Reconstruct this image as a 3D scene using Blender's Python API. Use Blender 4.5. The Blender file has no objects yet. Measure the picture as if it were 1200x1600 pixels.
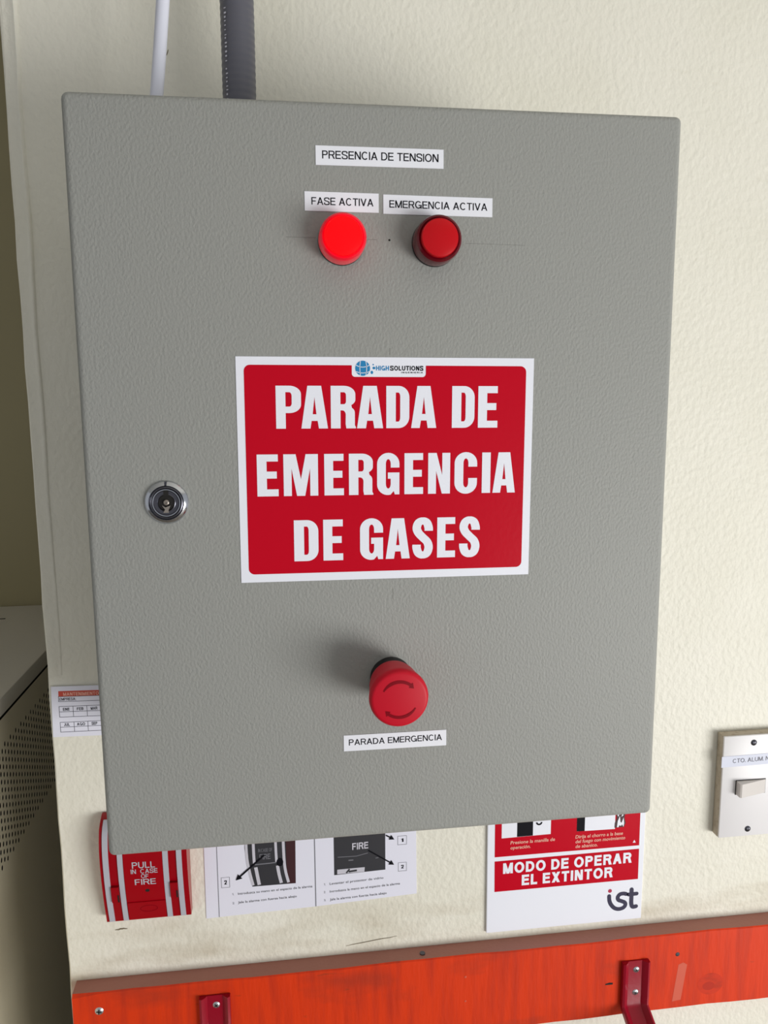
import bpy, bmesh, math, random
from mathutils import Matrix, Vector
random.seed(7)
PI = math.pi
scene = bpy.context.scene
COL = scene.collection

# ------------------------------------------------------------------ camera
cam_d = bpy.data.cameras.new('camera')
cam_d.sensor_width = 36.0
cam_d.lens = 1205.0 / 1600.0 * 36.0
cam_d.clip_start = 0.02
cam = bpy.data.objects.new('camera', cam_d)
COL.objects.link(cam)
RT = Vector((0.99144585, -0.13030914, -0.00739280))
DN = Vector((-0.02607198, -0.14222991, -0.98949022))
FW = Vector((0.12788814, 0.98121872, -0.14441067))
CAMP = Vector((-0.0718, -0.5218, 0.0650))
cam.matrix_world = Matrix(((RT.x, -DN.x, -FW.x, CAMP.x), (RT.y, -DN.y, -FW.y, CAMP.y),
                           (RT.z, -DN.z, -FW.z, CAMP.z), (0, 0, 0, 1)))
scene.camera = cam

# ------------------------------------------------------------------ light
world = bpy.data.worlds.new('world'); scene.world = world
world.use_nodes = True
bg = world.node_tree.nodes['Background']
bg.inputs['Color'].default_value = (0.93, 0.96, 1.0, 1)
bg.inputs['Strength'].default_value = 0.43

def area_light(name, loc, target, sx, sy, power, color):
    l = bpy.data.lights.new(name, 'AREA'); l.shape = 'RECTANGLE'; l.size = sx; l.size_y = sy
    l.energy = power; l.color = color
    o = bpy.data.objects.new(name, l); COL.objects.link(o)
    o.location = loc
    o.rotation_euler = (Vector(target) - Vector(loc)).to_track_quat('-Z', 'Y').to_euler()
    return o
# daylight through the glazed doors to the right of the viewer
area_light('window_daylight', (1.85, -1.85, -0.88), (0, 0.1, -0.05), 1.7, 0.9, 58, (1.0, 0.99, 0.965))

vs = scene.view_settings
vs.view_transform = 'Standard'; vs.look = 'None'; vs.exposure = 0.0; vs.gamma = 1.0
vs.use_curve_mapping = False

# ------------------------------------------------------------------ materials
def srgb(r, g, b):
    f = lambda c: (c / 255) / 12.92 if c / 255 <= 0.04045 else ((c / 255 + 0.055) / 1.055) ** 2.4
    return (f(r), f(g), f(b), 1)

def mat(name, col, rough=0.5, metal=0.0, bump=None, vary=None, spec=None, coat=0.0, emit=None, ior=None):
    """bump = (scale, strength, distance, stretch xyz); vary = (scale, colour2, low, high, stretch xyz)"""
    m = bpy.data.materials.new(name); m.use_nodes = True
    nt = m.node_tree; b = nt.nodes['Principled BSDF']
    b.inputs['Base Color'].default_value = col
    b.inputs['Roughness'].default_value = rough
    b.inputs['Metallic'].default_value = metal
    if spec is not None: b.inputs['Specular IOR Level'].default_value = spec
    if coat: b.inputs['Coat Weight'].default_value = coat; b.inputs['Coat Roughness'].default_value = 0.08
    if emit:
        b.inputs['Emission Color'].default_value = emit[0]; b.inputs['Emission Strength'].default_value = emit[1]
    def coords(st):
        g = nt.nodes.new('ShaderNodeNewGeometry')
        mp = nt.nodes.new('ShaderNodeMapping'); mp.inputs['Scale'].default_value = st
        nt.links.new(g.outputs['Position'], mp.inputs['Vector']); return mp.outputs['Vector']
    if bump:
        n = nt.nodes.new('ShaderNodeTexNoise'); n.inputs['Scale'].default_value = bump[0]
        n.inputs['Detail'].default_value = 2.0; n.inputs['Roughness'].default_value = 0.45
        nt.links.new(coords(bump[3] if len(bump) > 3 else (1, 1, 1)), n.inputs['Vector'])
        bp = nt.nodes.new('ShaderNodeBump'); bp.inputs['Strength'].default_value = bump[1]
        bp.inputs['Distance'].default_value = bump[2]
        nt.links.new(n.outputs['Fac'], bp.inputs['Height']); nt.links.new(bp.outputs['Normal'], b.inputs['Normal'])
    if vary:
        prev = None
        for v in (vary if isinstance(vary, list) else [vary]):
            n = nt.nodes.new('ShaderNodeTexNoise'); n.inputs['Scale'].default_value = v[0]
            n.inputs['Detail'].default_value = 4.0
            nt.links.new(coords(v[4] if len(v) > 4 else (1, 1, 1)), n.inputs['Vector'])
            r = nt.nodes.new('ShaderNodeMapRange'); r.inputs['From Min'].default_value = v[2]; r.inputs['From Max'].default_value = v[3]
            nt.links.new(n.outputs['Fac'], r.inputs['Value'])
            mx = nt.nodes.new('ShaderNodeMix'); mx.data_type = 'RGBA'
            mx.inputs['B'].default_value = v[1]
            if prev is None: mx.inputs['A'].default_value = col
            else: nt.links.new(prev, mx.inputs['A'])
            nt.links.new(r.outputs['Result'], mx.inputs['Factor'])
            prev = mx.outputs['Result']
        nt.links.new(prev, b.inputs['Base Color'])
    return m

M = {}
M['wall'] = mat('cream_wall_paint', srgb(237, 234, 221), 0.55, bump=(190, 0.7, 0.0014, (1, 1, 0.8)),
                vary=[(5, srgb(228, 225, 209), 0.45, 0.75), (26, srgb(212, 206, 184), 0.70, 0.92, (0.5, 1, 1.6))])
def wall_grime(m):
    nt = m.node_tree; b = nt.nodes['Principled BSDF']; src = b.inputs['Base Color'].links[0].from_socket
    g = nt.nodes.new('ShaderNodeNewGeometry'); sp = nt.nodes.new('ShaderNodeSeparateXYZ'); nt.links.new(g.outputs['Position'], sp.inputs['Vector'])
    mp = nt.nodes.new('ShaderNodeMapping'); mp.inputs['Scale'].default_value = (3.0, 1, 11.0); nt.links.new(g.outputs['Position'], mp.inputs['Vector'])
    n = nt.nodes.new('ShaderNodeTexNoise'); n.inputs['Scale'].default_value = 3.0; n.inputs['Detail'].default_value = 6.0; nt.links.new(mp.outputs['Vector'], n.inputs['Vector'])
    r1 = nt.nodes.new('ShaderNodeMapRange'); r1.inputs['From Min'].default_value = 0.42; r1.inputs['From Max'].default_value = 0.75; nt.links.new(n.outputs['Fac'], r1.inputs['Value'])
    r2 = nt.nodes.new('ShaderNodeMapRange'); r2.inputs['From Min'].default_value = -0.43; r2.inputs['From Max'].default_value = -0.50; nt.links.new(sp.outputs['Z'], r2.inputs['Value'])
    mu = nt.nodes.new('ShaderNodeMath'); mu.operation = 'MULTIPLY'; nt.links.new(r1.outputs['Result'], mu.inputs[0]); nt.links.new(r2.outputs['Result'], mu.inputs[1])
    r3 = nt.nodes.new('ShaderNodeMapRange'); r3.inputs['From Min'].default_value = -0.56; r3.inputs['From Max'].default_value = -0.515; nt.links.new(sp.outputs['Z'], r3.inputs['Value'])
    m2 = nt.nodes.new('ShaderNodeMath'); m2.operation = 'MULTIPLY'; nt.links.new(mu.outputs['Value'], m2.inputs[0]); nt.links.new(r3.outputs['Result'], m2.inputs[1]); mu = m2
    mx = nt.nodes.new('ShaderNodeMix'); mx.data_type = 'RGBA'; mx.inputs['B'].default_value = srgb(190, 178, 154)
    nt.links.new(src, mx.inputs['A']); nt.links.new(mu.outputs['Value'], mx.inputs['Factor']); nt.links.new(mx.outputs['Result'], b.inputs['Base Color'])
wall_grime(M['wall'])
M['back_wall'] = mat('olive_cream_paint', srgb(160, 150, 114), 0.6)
M['floor'] = mat('pale_floor', srgb(128, 120, 110), 0.4, vary=(9, srgb(116, 108, 98), 0.4, 0.7))
M['ceiling'] = mat('white_ceiling', srgb(225, 224, 218), 0.7)
M['powder'] = mat('grey_powder_coat', srgb(154, 155, 151), 0.55, spec=0.35, bump=(580, 0.75, 0.0007, (1, 1, 0.72)))
M['white_vinyl'] = mat('white_vinyl', srgb(242, 244, 254), 0.35)
M['tape'] = mat('white_label_tape', srgb(242, 244, 252), 0.4)
M['tape_blue'] = mat('aged_label_tape', srgb(208, 212, 230), 0.4)
M['paper'] = mat('white_paper', srgb(236, 236, 250), 0.45)
M['red_vinyl'] = mat('red_vinyl', srgb(198, 0, 32), 0.3, spec=0.14, bump=(260, 0.10, 0.0006))
M['ink'] = mat('black_ink', srgb(14, 14, 22), 0.55, spec=0.12)
M['grey_ink'] = mat('grey_ink', srgb(92, 92, 104), 0.5)
M['navy_ink'] = mat('navy_ink', srgb(34, 30, 66), 0.45)
M['blue_ink'] = mat('blue_ink', srgb(24, 132, 190), 0.4)
M['crimson_ink'] = mat('crimson_ink', srgb(176, 26, 70), 0.45)
M['orange_ink'] = mat('orange_red_ink', srgb(206, 78, 62), 0.5)
M['pink_ink'] = mat('pale_pink_ink', srgb(238, 178, 160), 0.5)
M['light_ink'] = mat('pale_grey_ink', srgb(205, 203, 214), 0.5)
M['mid_ink'] = mat('mid_grey_ink', srgb(120, 120, 128), 0.5)
M['charcoal_ink'] = mat('charcoal_ink', srgb(46, 46, 52), 0.5)
M['darkred_ink'] = mat('dark_red_ink', srgb(58, 18, 26), 0.5)
M['pencil'] = mat('pencil_graphite', srgb(126, 126, 121), 0.6)
M['dark'] = mat('dark_hole', srgb(20, 18, 16), 0.8)
M['black_plastic'] = mat('black_plastic', srgb(22, 20, 22), 0.4)
M['lens_on'] = mat('lit_red_lens', srgb(255, 4, 10), 0.3, spec=0.15, emit=(srgb(255, 0, 8), 1.0))
M['lens_on_rim'] = mat('lit_red_lens_rim', srgb(214, 18, 44), 0.22, coat=0.3, emit=(srgb(255, 10, 40), 0.22))
M['lens_off'] = mat('unlit_red_lens', srgb(198, 0, 16), 0.25, spec=0.3)
M['lens_off_rim'] = mat('unlit_red_lens_rim', srgb(96, 4, 20), 0.15)
M['button_red'] = mat('red_button_plastic', srgb(200, 8, 38), 0.46, spec=0.28)
M['button_mark'] = mat('moulding_shade_red', srgb(132, 2, 22), 0.5, spec=0.15)  # darker red paints in the shading of the button's engraved arrows
M['chrome'] = mat('chrome', srgb(205, 208, 215), 0.16, metal=1.0)
M['dark_metal'] = mat('dark_metal', srgb(92, 92, 100), 0.3, metal=0.9)
M['brass'] = mat('worn_brass', srgb(156, 148, 140), 0.4, metal=0.7)
M['zinc'] = mat('zinc_screw', srgb(200, 202, 205), 0.32, metal=0.9)
M['white_cable'] = mat('white_cable_sheath', srgb(224, 226, 240), 0.4)
M['conduit'] = mat('grey_conduit_pvc', srgb(92, 92, 102), 0.4)
M['station_red'] = mat('red_cast_enamel', srgb(156, 0, 18), 0.28, spec=0.3)
M['station_white'] = mat('silver_white_stripe', srgb(186, 187, 198), 0.35)
M['handle_red'] = mat('red_handle_enamel', srgb(162, 0, 18), 0.28, spec=0.3)
M['switch_base'] = mat('beige_switch_base', srgb(186, 174, 156), 0.5, vary=(140, srgb(160, 144, 122), 0.5, 0.75))
M['switch_plate'] = mat('white_switch_plate', srgb(232, 230, 232), 0.35)
M['rocker'] = mat('ivory_rocker', srgb(214, 208, 204), 0.35)
M['bracket'] = mat('crimson_bracket_enamel', srgb(150, 4, 34), 0.36, spec=0.35, bump=(220, 0.15, 0.0008))
M['unit'] = mat('grey_beige_sheet_metal', srgb(226, 218, 196), 0.5)
M['unit_top'] = mat('grey_sheet_top', srgb(226, 222, 214), 0.45)
M['scuff'] = mat('scuff_mark', srgb(120, 108, 88), 0.7)
M['knot'] = mat('painted_knot', srgb(208, 52, 18), 0.45, spec=0.3, vary=(60, srgb(188, 48, 20), 0.4, 0.6, (1, 1, 2)))
M['knot_heart'] = mat('painted_knot_heart', srgb(186, 44, 20), 0.45, spec=0.3)
M['residue'] = mat('glue_residue', srgb(212, 92, 68), 0.45)

def plank_material():
    m = mat('orange_painted_wood', srgb(222, 58, 12), 0.45, spec=0.3,
            bump=(46, 0.25, 0.0012, (6, 6, 1)),
            vary=[(30, srgb(196, 50, 20), 0.42, 0.72, (3.5, 1, 0.35)),
                  (9, srgb(170, 52, 30), 0.56, 0.78, (1, 1, 2.2)),
                  (60, srgb(132, 58, 34), 0.70, 0.84, (0.6, 1, 2.5))])
    nt = m.node_tree; b = nt.nodes['Principled BSDF']
    link = b.inputs['Base Color'].links[0]; src = link.from_socket
    g = nt.nodes.new('ShaderNodeNewGeometry'); s = nt.nodes.new('ShaderNodeSeparateXYZ')
    nt.links.new(g.outputs['True Normal'], s.inputs['Vector'])
    r = nt.nodes.new('ShaderNodeMapRange'); r.inputs['From Min'].default_value = 0.75; r.inputs['From Max'].default_value = 0.95
    nt.links.new(s.outputs['Z'], r.inputs['Value'])
    mx = nt.nodes.new('ShaderNodeMix'); mx.data_type = 'RGBA'; mx.inputs['B'].default_value = srgb(172, 116, 102)   # settled dust
    nt.links.new(src, mx.inputs['A']); nt.links.new(r.outputs['Result'], mx.inputs['Factor'])
    nt.links.new(mx.outputs['Result'], b.inputs['Base Color'])
    return m
M['plank'] = plank_material()

# ------------------------------------------------------------------ helpers
def empty(name, loc, label=None, cat=None, group=None):
    o = bpy.data.objects.new(name, None); COL.objects.link(o); o.location = loc
    o.empty_display_size = 0.03
    if label: o['label'] = label
    if cat: o['category'] = cat
    if group: o['group'] = group
    return o

def wloc(o):
    v = Vector((0, 0, 0))
    while o is not None:
        v += o.location; o = o.parent
    return v

def add(name, me, m, parent=None, label=None, smooth=None):
    """mesh given in world coordinates; the origin moves to its bounding-box centre"""
    vs_ = me.vertices
    lo = Vector([min(v.co[i] for v in vs_) for i in range(3)]); hi = Vector([max(v.co[i] for v in vs_) for i in range(3)])
    c = (lo + hi) / 2
    me.transform(Matrix.Translation(-c))
    me.materials.clear(); me.materials.append(M[m] if isinstance(m, str) else m)
    if smooth is not None:
        for p in me.polygons: p.use_smooth = True
        if smooth < 180: me.set_sharp_from_angle(angle=math.radians(smooth))
    o = bpy.data.objects.new(name, me); COL.objects.link(o)
    if parent:
        o.parent = parent; o.location = c - wloc(parent)
    else:
        o.location = c
    if label: o['label'] = label
    return o

def tag(o, label, cat=None, group=None):
    o['label'] = label
    if cat: o['category'] = cat
    if group: o['group'] = group
    return o

def from_bm(bm):
    me = bpy.data.meshes.new('mesh'); bmesh.ops.recalc_face_normals(bm, faces=bm.faces[:])
    bm.to_mesh(me); bm.free(); return me

def py(verts, faces):
    bm = bmesh.new()
    vs_ = [bm.verts.new(v) for v in verts]
    for f in faces:
        try: bm.faces.new([vs_[i] for i in f])
        except ValueError: pass
    return from_bm(bm)

def box(x0, x1, y0, y1, z0, z1, bev=0.0, seg=3):
    bm = bmesh.new(); bmesh.ops.create_cube(bm, size=1)
    bmesh.ops.scale(bm, vec=(x1 - x0, y1 - y0, z1 - z0), verts=bm.verts)
    bmesh.ops.translate(bm, vec=((x0 + x1) / 2, (y0 + y1) / 2, (z0 + z1) / 2), verts=bm.verts)
    if bev: bmesh.ops.bevel(bm, geom=bm.edges[:], offset=bev, segments=seg, profile=0.5, affect='EDGES')
    return from_bm(bm)

def prism(poly, y0, y1):
    """closed outline [(x, z)] extruded from front y0 to back y1"""
    n = len(poly)
    v = [(x, y0, z) for x, z in poly] + [(x, y1, z) for x, z in poly]
    f = [list(range(n)), list(range(2 * n - 1, n - 1, -1))] + [[i, (i + 1) % n, n + (i + 1) % n, n + i] for i in range(n)]
    return py(v, f)

def rrect(x0, x1, z0, z1, r, n=6):
    p = []
    for cx, cz, a in ((x1 - r, z1 - r, 0), (x0 + r, z1 - r, 90), (x0 + r, z0 + r, 180), (x1 - r, z0 + r, 270)):
        for k in range(n + 1):
            t = math.radians(a + 90 * k / n); p.append((cx + r * math.cos(t), cz + r * math.sin(t)))
    return p

def lathe(cx, cz, prof, n=48, y=0.0):
    """prof [(radius, protrusion)] turned about the axis through (cx, cz) that points at the viewer"""
    v, f, rings = [], [], []
    for r, h in prof:
        if r < 1e-6:
            rings.append([len(v)]); v.append((cx, y - h, cz))
        else:
            rings.append(list(range(len(v), len(v) + n)))
            v += [(cx + r * math.cos(2 * PI * k / n), y - h, cz + r * math.sin(2 * PI * k / n)) for k in range(n)]
    for a, b in zip(rings, rings[1:]):
        for k in range(n):
            q = [a[k % len(a)], a[(k + 1) % len(a)], b[(k + 1) % len(b)], b[k % len(b)]]
            q = list(dict.fromkeys(q))
            if len(q) > 2: f.append(q)
    return py(v, f)

def tube(path, rad, n=20, caps=True):
    """path [Vector]; rad number or function(index)"""
    v, f = [], []
    up = Vector((0, 1, 0))
    for i, p in enumerate(path):
        t = (Vector(path[min(i + 1, len(path) - 1)]) - Vector(path[max(i - 1, 0)])).normalized()
        a = up.cross(t)
        if a.length < 1e-3: a = Vector((1, 0, 0)).cross(t)
        a.normalize(); b = t.cross(a)
        r = rad(i) if callable(rad) else rad
        v += [tuple(Vector(p) + a * (r * math.cos(2 * PI * k / n)) + b * (r * math.sin(2 * PI * k / n))) for k in range(n)]
    for i in range(len(path) - 1):
        for k in range(n): f.append([i * n + k, i * n + (k + 1) % n, (i + 1) * n + (k + 1) % n, (i + 1) * n + k])
    if caps: f += [list(range(n)), list(range((len(path) - 1) * n, len(path) * n))]
    return py(v, f)

def stroke(pts, w, y0, y1=None, close=False):
    """flat band of width w (number or list) along [(x, z)]"""
    n = len(pts); L, R = [], []
    for i, p in enumerate(pts):
        a = pts[(i - 1) % n if close else max(i - 1, 0)]; b = pts[(i + 1) % n if close else min(i + 1, n - 1)]
        d = Vector((b[0] - a[0], b[1] - a[1])).normalized(); ww = w[i] if isinstance(w, (list, tuple)) else w
        L.append((p[0] - d.y * ww / 2, p[1] + d.x * ww / 2)); R.append((p[0] + d.y * ww / 2, p[1] - d.x * ww / 2))
    v = [(x, y0, z) for x, z in L] + [(x, y0, z) for x, z in R]
    f = [[i, (i + 1) % n, n + (i + 1) % n, n + i] for i in range(n if close else n - 1)]
    if y1 is not None:
        k = len(v); v += [(x, y1, z) for x, _, z in v]
        f += [[k + i for i in q] for q in f[:]]
        f += [[i, i + 1, k + i + 1, k + i] for i in range(n - 1)] + [[n + i, n + i + 1, k + n + i + 1, k + n + i] for i in range(n - 1)]
    return py(v, f)

def join_me(meshes):
    bm = bmesh.new()
    for me in meshes: bm.from_mesh(me); bpy.data.meshes.remove(me)
    me = bpy.data.meshes.new('mesh'); bm.to_mesh(me); bm.free(); return me

def curve_mesh(cu):
    o = bpy.data.objects.new('tmp', cu); COL.objects.link(o)
    dg = bpy.context.evaluated_depsgraph_get()
    me = bpy.data.meshes.new_from_object(o.evaluated_get(dg))
    bpy.data.objects.remove(o); bpy.data.curves.remove(cu)
    return me

_cap = None
def text_me(s, x0, x1, zb, cap, y, bold=0.0, rise=0.0, slant=0.0, space=1.0, yfun=None):
    """lettering from x0 to x1 on baseline zb with capital height cap, printed at depth y"""
    global _cap
    if s == s.upper() and slant == 0.0:
        return caps_me(s, x0, x1, zb, cap, y, 0.145 + 3.0 * bold, rise, yfun, gap=(0.115 + 1.2 * bold) * (1 + 2.5 * (space - 1)))
    def raw(t):
        cu = bpy.data.curves.new('t', 'FONT'); cu.body = t; cu.size = 1.0; cu.offset = bold
        cu.resolution_u = 3; cu.space_character = space
        return curve_mesh(cu)
    if _cap is None:
        b0 = bold; bold = 0.0
        h = raw('H'); _cap = max(v.co.y for v in h.vertices); bpy.data.meshes.remove(h); bold = b0
    me = raw(s)
    a = min(v.co.x for v in me.vertices); b = max(v.co.x for v in me.vertices)
    k = (x1 - x0) / (b - a); kz = cap / (_cap + 2 * bold)
    for v in me.vertices:
        z = (v.co.y + bold) * kz
        x = x0 + (v.co.x - a) * k
        zz = zb + z + rise * (x - x0) / (x1 - x0)
        v.co = (x + slant * z, yfun(x, zz) if yfun else y, zz)
    return me

def poly_letters(loops_list, y):
    """list of loops [(x, z)], even-odd filled, flat print at depth y"""
    cu = bpy.data.curves.new('p', 'CURVE'); cu.dimensions = '2D'; cu.fill_mode = 'BOTH'
    for lp in loops_list:
        s = cu.splines.new('POLY'); s.points.add(len(lp) - 1); s.use_cyclic_u = True
        for q, (x, z) in zip(s.points, lp): q.co = (x, z, 0, 1)
    me = curve_mesh(cu)
    for v in me.vertices: v.co = (v.co.x, y, v.co.y)
    return me

def arc(cx, cy, rx, ry, a0, a1, n=9):
    return [(cx + rx * math.cos(math.radians(a0 + (a1 - a0) * k / n)), cy + ry * math.sin(math.radians(a0 + (a1 - a0) * k / n))) for k in range(n + 1)]

def smooth_line(pts, n=7):
    out = []
    for i in range(len(pts) - 1):
        p0 = pts[max(i - 1, 0)]; p1 = pts[i]; p2 = pts[i + 1]; p3 = pts[min(i + 2, len(pts) - 1)]
        for k in range(n):
            t = k / n
            out.append(tuple(0.5 * (2 * p1[j] + (p2[j] - p0[j]) * t + (2 * p0[j] - 5 * p1[j] + 4 * p2[j] - p3[j]) * t * t + (3 * p1[j] - p0[j] - 3 * p2[j] + p3[j]) * t ** 3) for j in (0, 1)))
    return out + [pts[-1]]


def sans(c, st):
    """plain sans-serif capital of height 1 and stem st: (width, list of convex pieces)"""
    W = dict(A=.90, B=.80, C=.90, D=.84, E=.74, F=.70, G=.94, H=.82, I=st, J=.58, L=.64, M=.96, N=.82, O=.96, P=.76, R=.82, S=.80, T=.76, U=.82, V=.86, X=.84, Z=.76)
    W.update({'1': .42, '2': .66, '3': .66, '.': st, ':': st, '\u00b0': .36})
    w = max(W[c], st); b = st * 0.88; P = []
    R = lambda x0, z0, x1, z1: P.append([(x0, z0), (x1, z0), (x1, z1), (x0, z1)])
    def D(xa, za, xb, zb, h=st * 1.1): P.append([(xa, za), (xa + h, za), (xb + h, zb), (xb, zb)])
    def A(cx, cz, rx, rz, a0, a1, n=14):
        o = arc(cx, cz, rx, rz, a0, a1, n); i = arc(cx, cz, rx - st, rz - b, a0, a1, n)
        for k in range(n): P.append([o[k], o[k + 1], i[k + 1], i[k]])
    if c in 'EFPRBDHLINMU' and c not in 'U': R(0, 0, st, 1)
    if c == 'E': R(0, 0, w, b); R(0, .5 - b * .4, w * .93, .5 + b * .6); R(0, 1 - b, w * .98, 1)
    if c == 'F': R(0, .47 - b * .4, w * .9, .47 + b * .6); R(0, 1 - b, w, 1)
    if c == 'L': R(0, 0, w, b)
    if c == 'H': R(w - st, 0, w, 1); R(0, .5 - b / 2, w, .5 + b / 2)
    if c == 'T': R(w / 2 - st / 2, 0, w / 2 + st / 2, 1); R(0, 1 - b, w, 1)
    if c == 'N': R(w - st, 0, w, 1); D(w - st * 1.25, 0, 0, 1, st * 1.25)
    if c == 'M': R(w - st, 0, w, 1); D(w / 2 - st * .55, 0, 0, 1); D(w / 2 - st * .55, 0, w - st * 1.1, 1)
    if c == 'A': D(0, 0, w / 2 - st * .55, 1); D(w - st * 1.1, 0, w / 2 - st * .55, 1); R(w * .2, .26, w * .8, .26 + b)
    if c == 'V': D(w / 2 - st * .55, 0, 0, 1); D(w / 2 - st * .55, 0, w - st * 1.1, 1)
    if c == 'X': h = st * 1.2; D(0, 0, w - h, 1, h); D(w - h, 0, 0, 1, h)
    if c == 'Z': R(0, 0, w, b); R(0, 1 - b, w, 1); D(0, b * .5, w - st * 1.3, 1 - b * .5, st * 1.3)
    if c == 'O': A(w / 2, .5, w / 2, .515, 0, 360, 30)
    if c == 'C': A(w / 2, .5, w / 2, .515, 42, 318, 26)
    if c == 'G': A(w / 2, .5, w / 2, .515, 42, 325, 26); R(w - st, 0, w, .5); R(w * .55, .5 - b, w, .5)
    if c == 'D':
        r = w * .55; R(0, 0, w - r, b); R(0, 1 - b, w - r, 1); A(w - r, .5, r, .5, -90, 90, 18)
    if c in 'PR':
        lo = .42; r = .29; R(0, lo, w - r, lo + b); R(0, 1 - b, w - r, 1); A(w - r, (1 + lo) / 2, r, (1 - lo) / 2, -90, 90)
    if c == 'R': D(w - st * .95, 0, w * .5, lo + b * .5, st * 1.15)
    if c == 'B':
        r = .26; R(0, 0, w - r, b); R(0, .5 - b / 2, w - r, .5 + b / 2); R(0, 1 - b, w - r, 1)
        A(w - r, .25 + b / 4, r, .25 + b / 4, -90, 90); A(w - r - .03, .75 - b / 4, r, .25 + b / 4, -90, 90)
    if c == 'U': R(0, .34, st, 1); R(w - st, .34, w, 1); A(w / 2, .36, w / 2, .375, 180, 360, 18)
    if c == 'J': R(w - st, .3, w, 1); A(w / 2, .3, w / 2, .315, 175, 360, 14)
    if c == 'S' or c in '23':
        h = st / 2; k = b / 2
        if c == 'S': cl = [(w - h, .70), (w * .84, .90), (w / 2, 1 - k + .012), (w * .17, .90), (h * 1.1, .745), (w * .17, .595), (w / 2, .515), (w * .84, .41), (w - h, .27), (w * .84, .09), (w / 2, k - .012), (w * .15, .09), (h, .31)]
        elif c == '2': cl = [(h, .68), (w * .15, .90), (w * .5, 1 - k), (w * .84, .90), (w - h, .72), (w * .82, .52), (w * .40, .28), (h * 1.2, .04)]
        else: cl = [(h, .72), (w * .2, .92), (w * .5, 1 - k), (w * .85, .88), (w * .88, .70), (w * .74, .56), (w * .45, .53), (w * .76, .48), (w - h, .28), (w * .82, .08), (w * .5, k), (w * .16, .09), (h, .28)]
        q = smooth_line(cl, 4); L = []; Rr = []
        for i, p in enumerate(q):
            a = q[max(i - 1, 0)]; d = q[min(i + 1, len(q) - 1)]; t = Vector((d[0] - a[0], d[1] - a[1])).normalized()
            hw = k + (h - k) * abs(t.y)
            L.append((p[0] - t.y * hw, p[1] + t.x * hw)); Rr.append((p[0] + t.y * hw, p[1] - t.x * hw))
        for i in range(len(q) - 1): P.append([L[i], L[i + 1], Rr[i + 1], Rr[i]])
        if c == '2': R(0, 0, w, b)
    if c == '1': R(w - st, 0, w, 1); D(0, .70, w - st, 1 - b * .2, st)
    if c in '.:': R(0, 0, st, b * 1.2)
    if c == ':': R(0, .55, st, .55 + b * 1.2)
    if c == '\u00b0':
        o = arc(w / 2, .82, w / 2, .18, 0, 360, 16); i_ = arc(w / 2, .82, w / 2 - st * .7, .18 - b * .7, 0, 360, 16)
        for k in range(16): P.append([o[k], o[k + 1], i_[k + 1], i_[k]])
    return w, P

def caps_me(s, x0, x1, zb, cap, y, st=0.14, rise=0.0, yfun=None, gap=0.17, **_):
    """line of sans-serif capitals fitted between x0 and x1"""
    x = 0.0; polys = []
    for c in s:
        if c == ' ': x += 0.40; continue
        w, P = sans(c, st)
        polys += [[(x + a, b) for a, b in p] for p in P]
        x += w + gap
    k = (x1 - x0) / (x - gap)
    v, f = [], []
    for p in polys:
        n = len(v)
        for a, b in p:
            xx = x0 + a * k; zz = zb + b * cap + rise * a / (x - gap)
            v.append((xx, (yfun(xx, zz) if yfun else y) - 1.5e-6 * (len(f) % 60), zz))
        f.append(list(range(n, n + len(p))))
    me = bpy.data.meshes.new('mesh'); me.from_pydata(v, [], f); me.update()
    return me

# ------------------------------------------------------------------ the setting
WY = 0.210            # face of the wall the cabinet hangs on; the cabinet door face is y = 0
FZ, CZ = -1.48, 1.30
def struct(o, label=None):
    o['kind'] = 'structure'
    if label: o['label'] = label
    return o

def wall_front():
    v, f = [], []
    zs = [FZ + (CZ - FZ) * i / 90 for i in range(91)]
    for z in zs:
        j = 0.0003 * math.sin(z * 61) + random.uniform(-0.0004, 0.0004)
        v += [(-0.2972 + j, WY + 0.0015, z), (-0.2958 + j, WY, z), (3.2, WY, z), (3.2, WY + 0.12, z), (-0.2972 + j, WY + 0.12, z)]
    for i in range(90):
        for k in range(5): f.append([5 * i + k, 5 * i + (k + 1) % 5, 5 * i + 5 + (k + 1) % 5, 5 * i + 5 + k])
    f += [[0, 1, 2, 3, 4], [454, 453, 452, 451, 450]]
    return py(v, f)
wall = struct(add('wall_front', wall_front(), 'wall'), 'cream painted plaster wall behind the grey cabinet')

def corner_bead():
    v, f = [], []
    zs = [-0.19 + (CZ + 0.19) * i / 70 for i in range(71)]
    for i, z in enumerate(zs):
        j = 0.0005 * math.sin(z * 37) + random.uniform(-0.0003, 0.0003)
        h = 0.0024 * min(1, (i + 1) / 22) + 0.0003
        v += [(-0.2956 + j, WY + 0.001, z), (-0.2952 + j, WY - 0.0007, z), (-0.2880 + j, WY - 0.0008, z), (-0.2866 + j, WY - h * 0.75, z), (-0.2852 + j, WY - h, z), (-0.2838 + j, WY - h * 0.75, z), (-0.2826 + j, WY + 0.001, z)]
    for i in range(70):
        for k in range(6): f.append([7 * i + k, 7 * i + k + 1, 7 * i + 8 + k, 7 * i + 7 + k])
    return py(v, f)
struct(add('trim_1', corner_bead(), 'wall', smooth=50), 'raised plaster corner bead along the wall edge')

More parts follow.
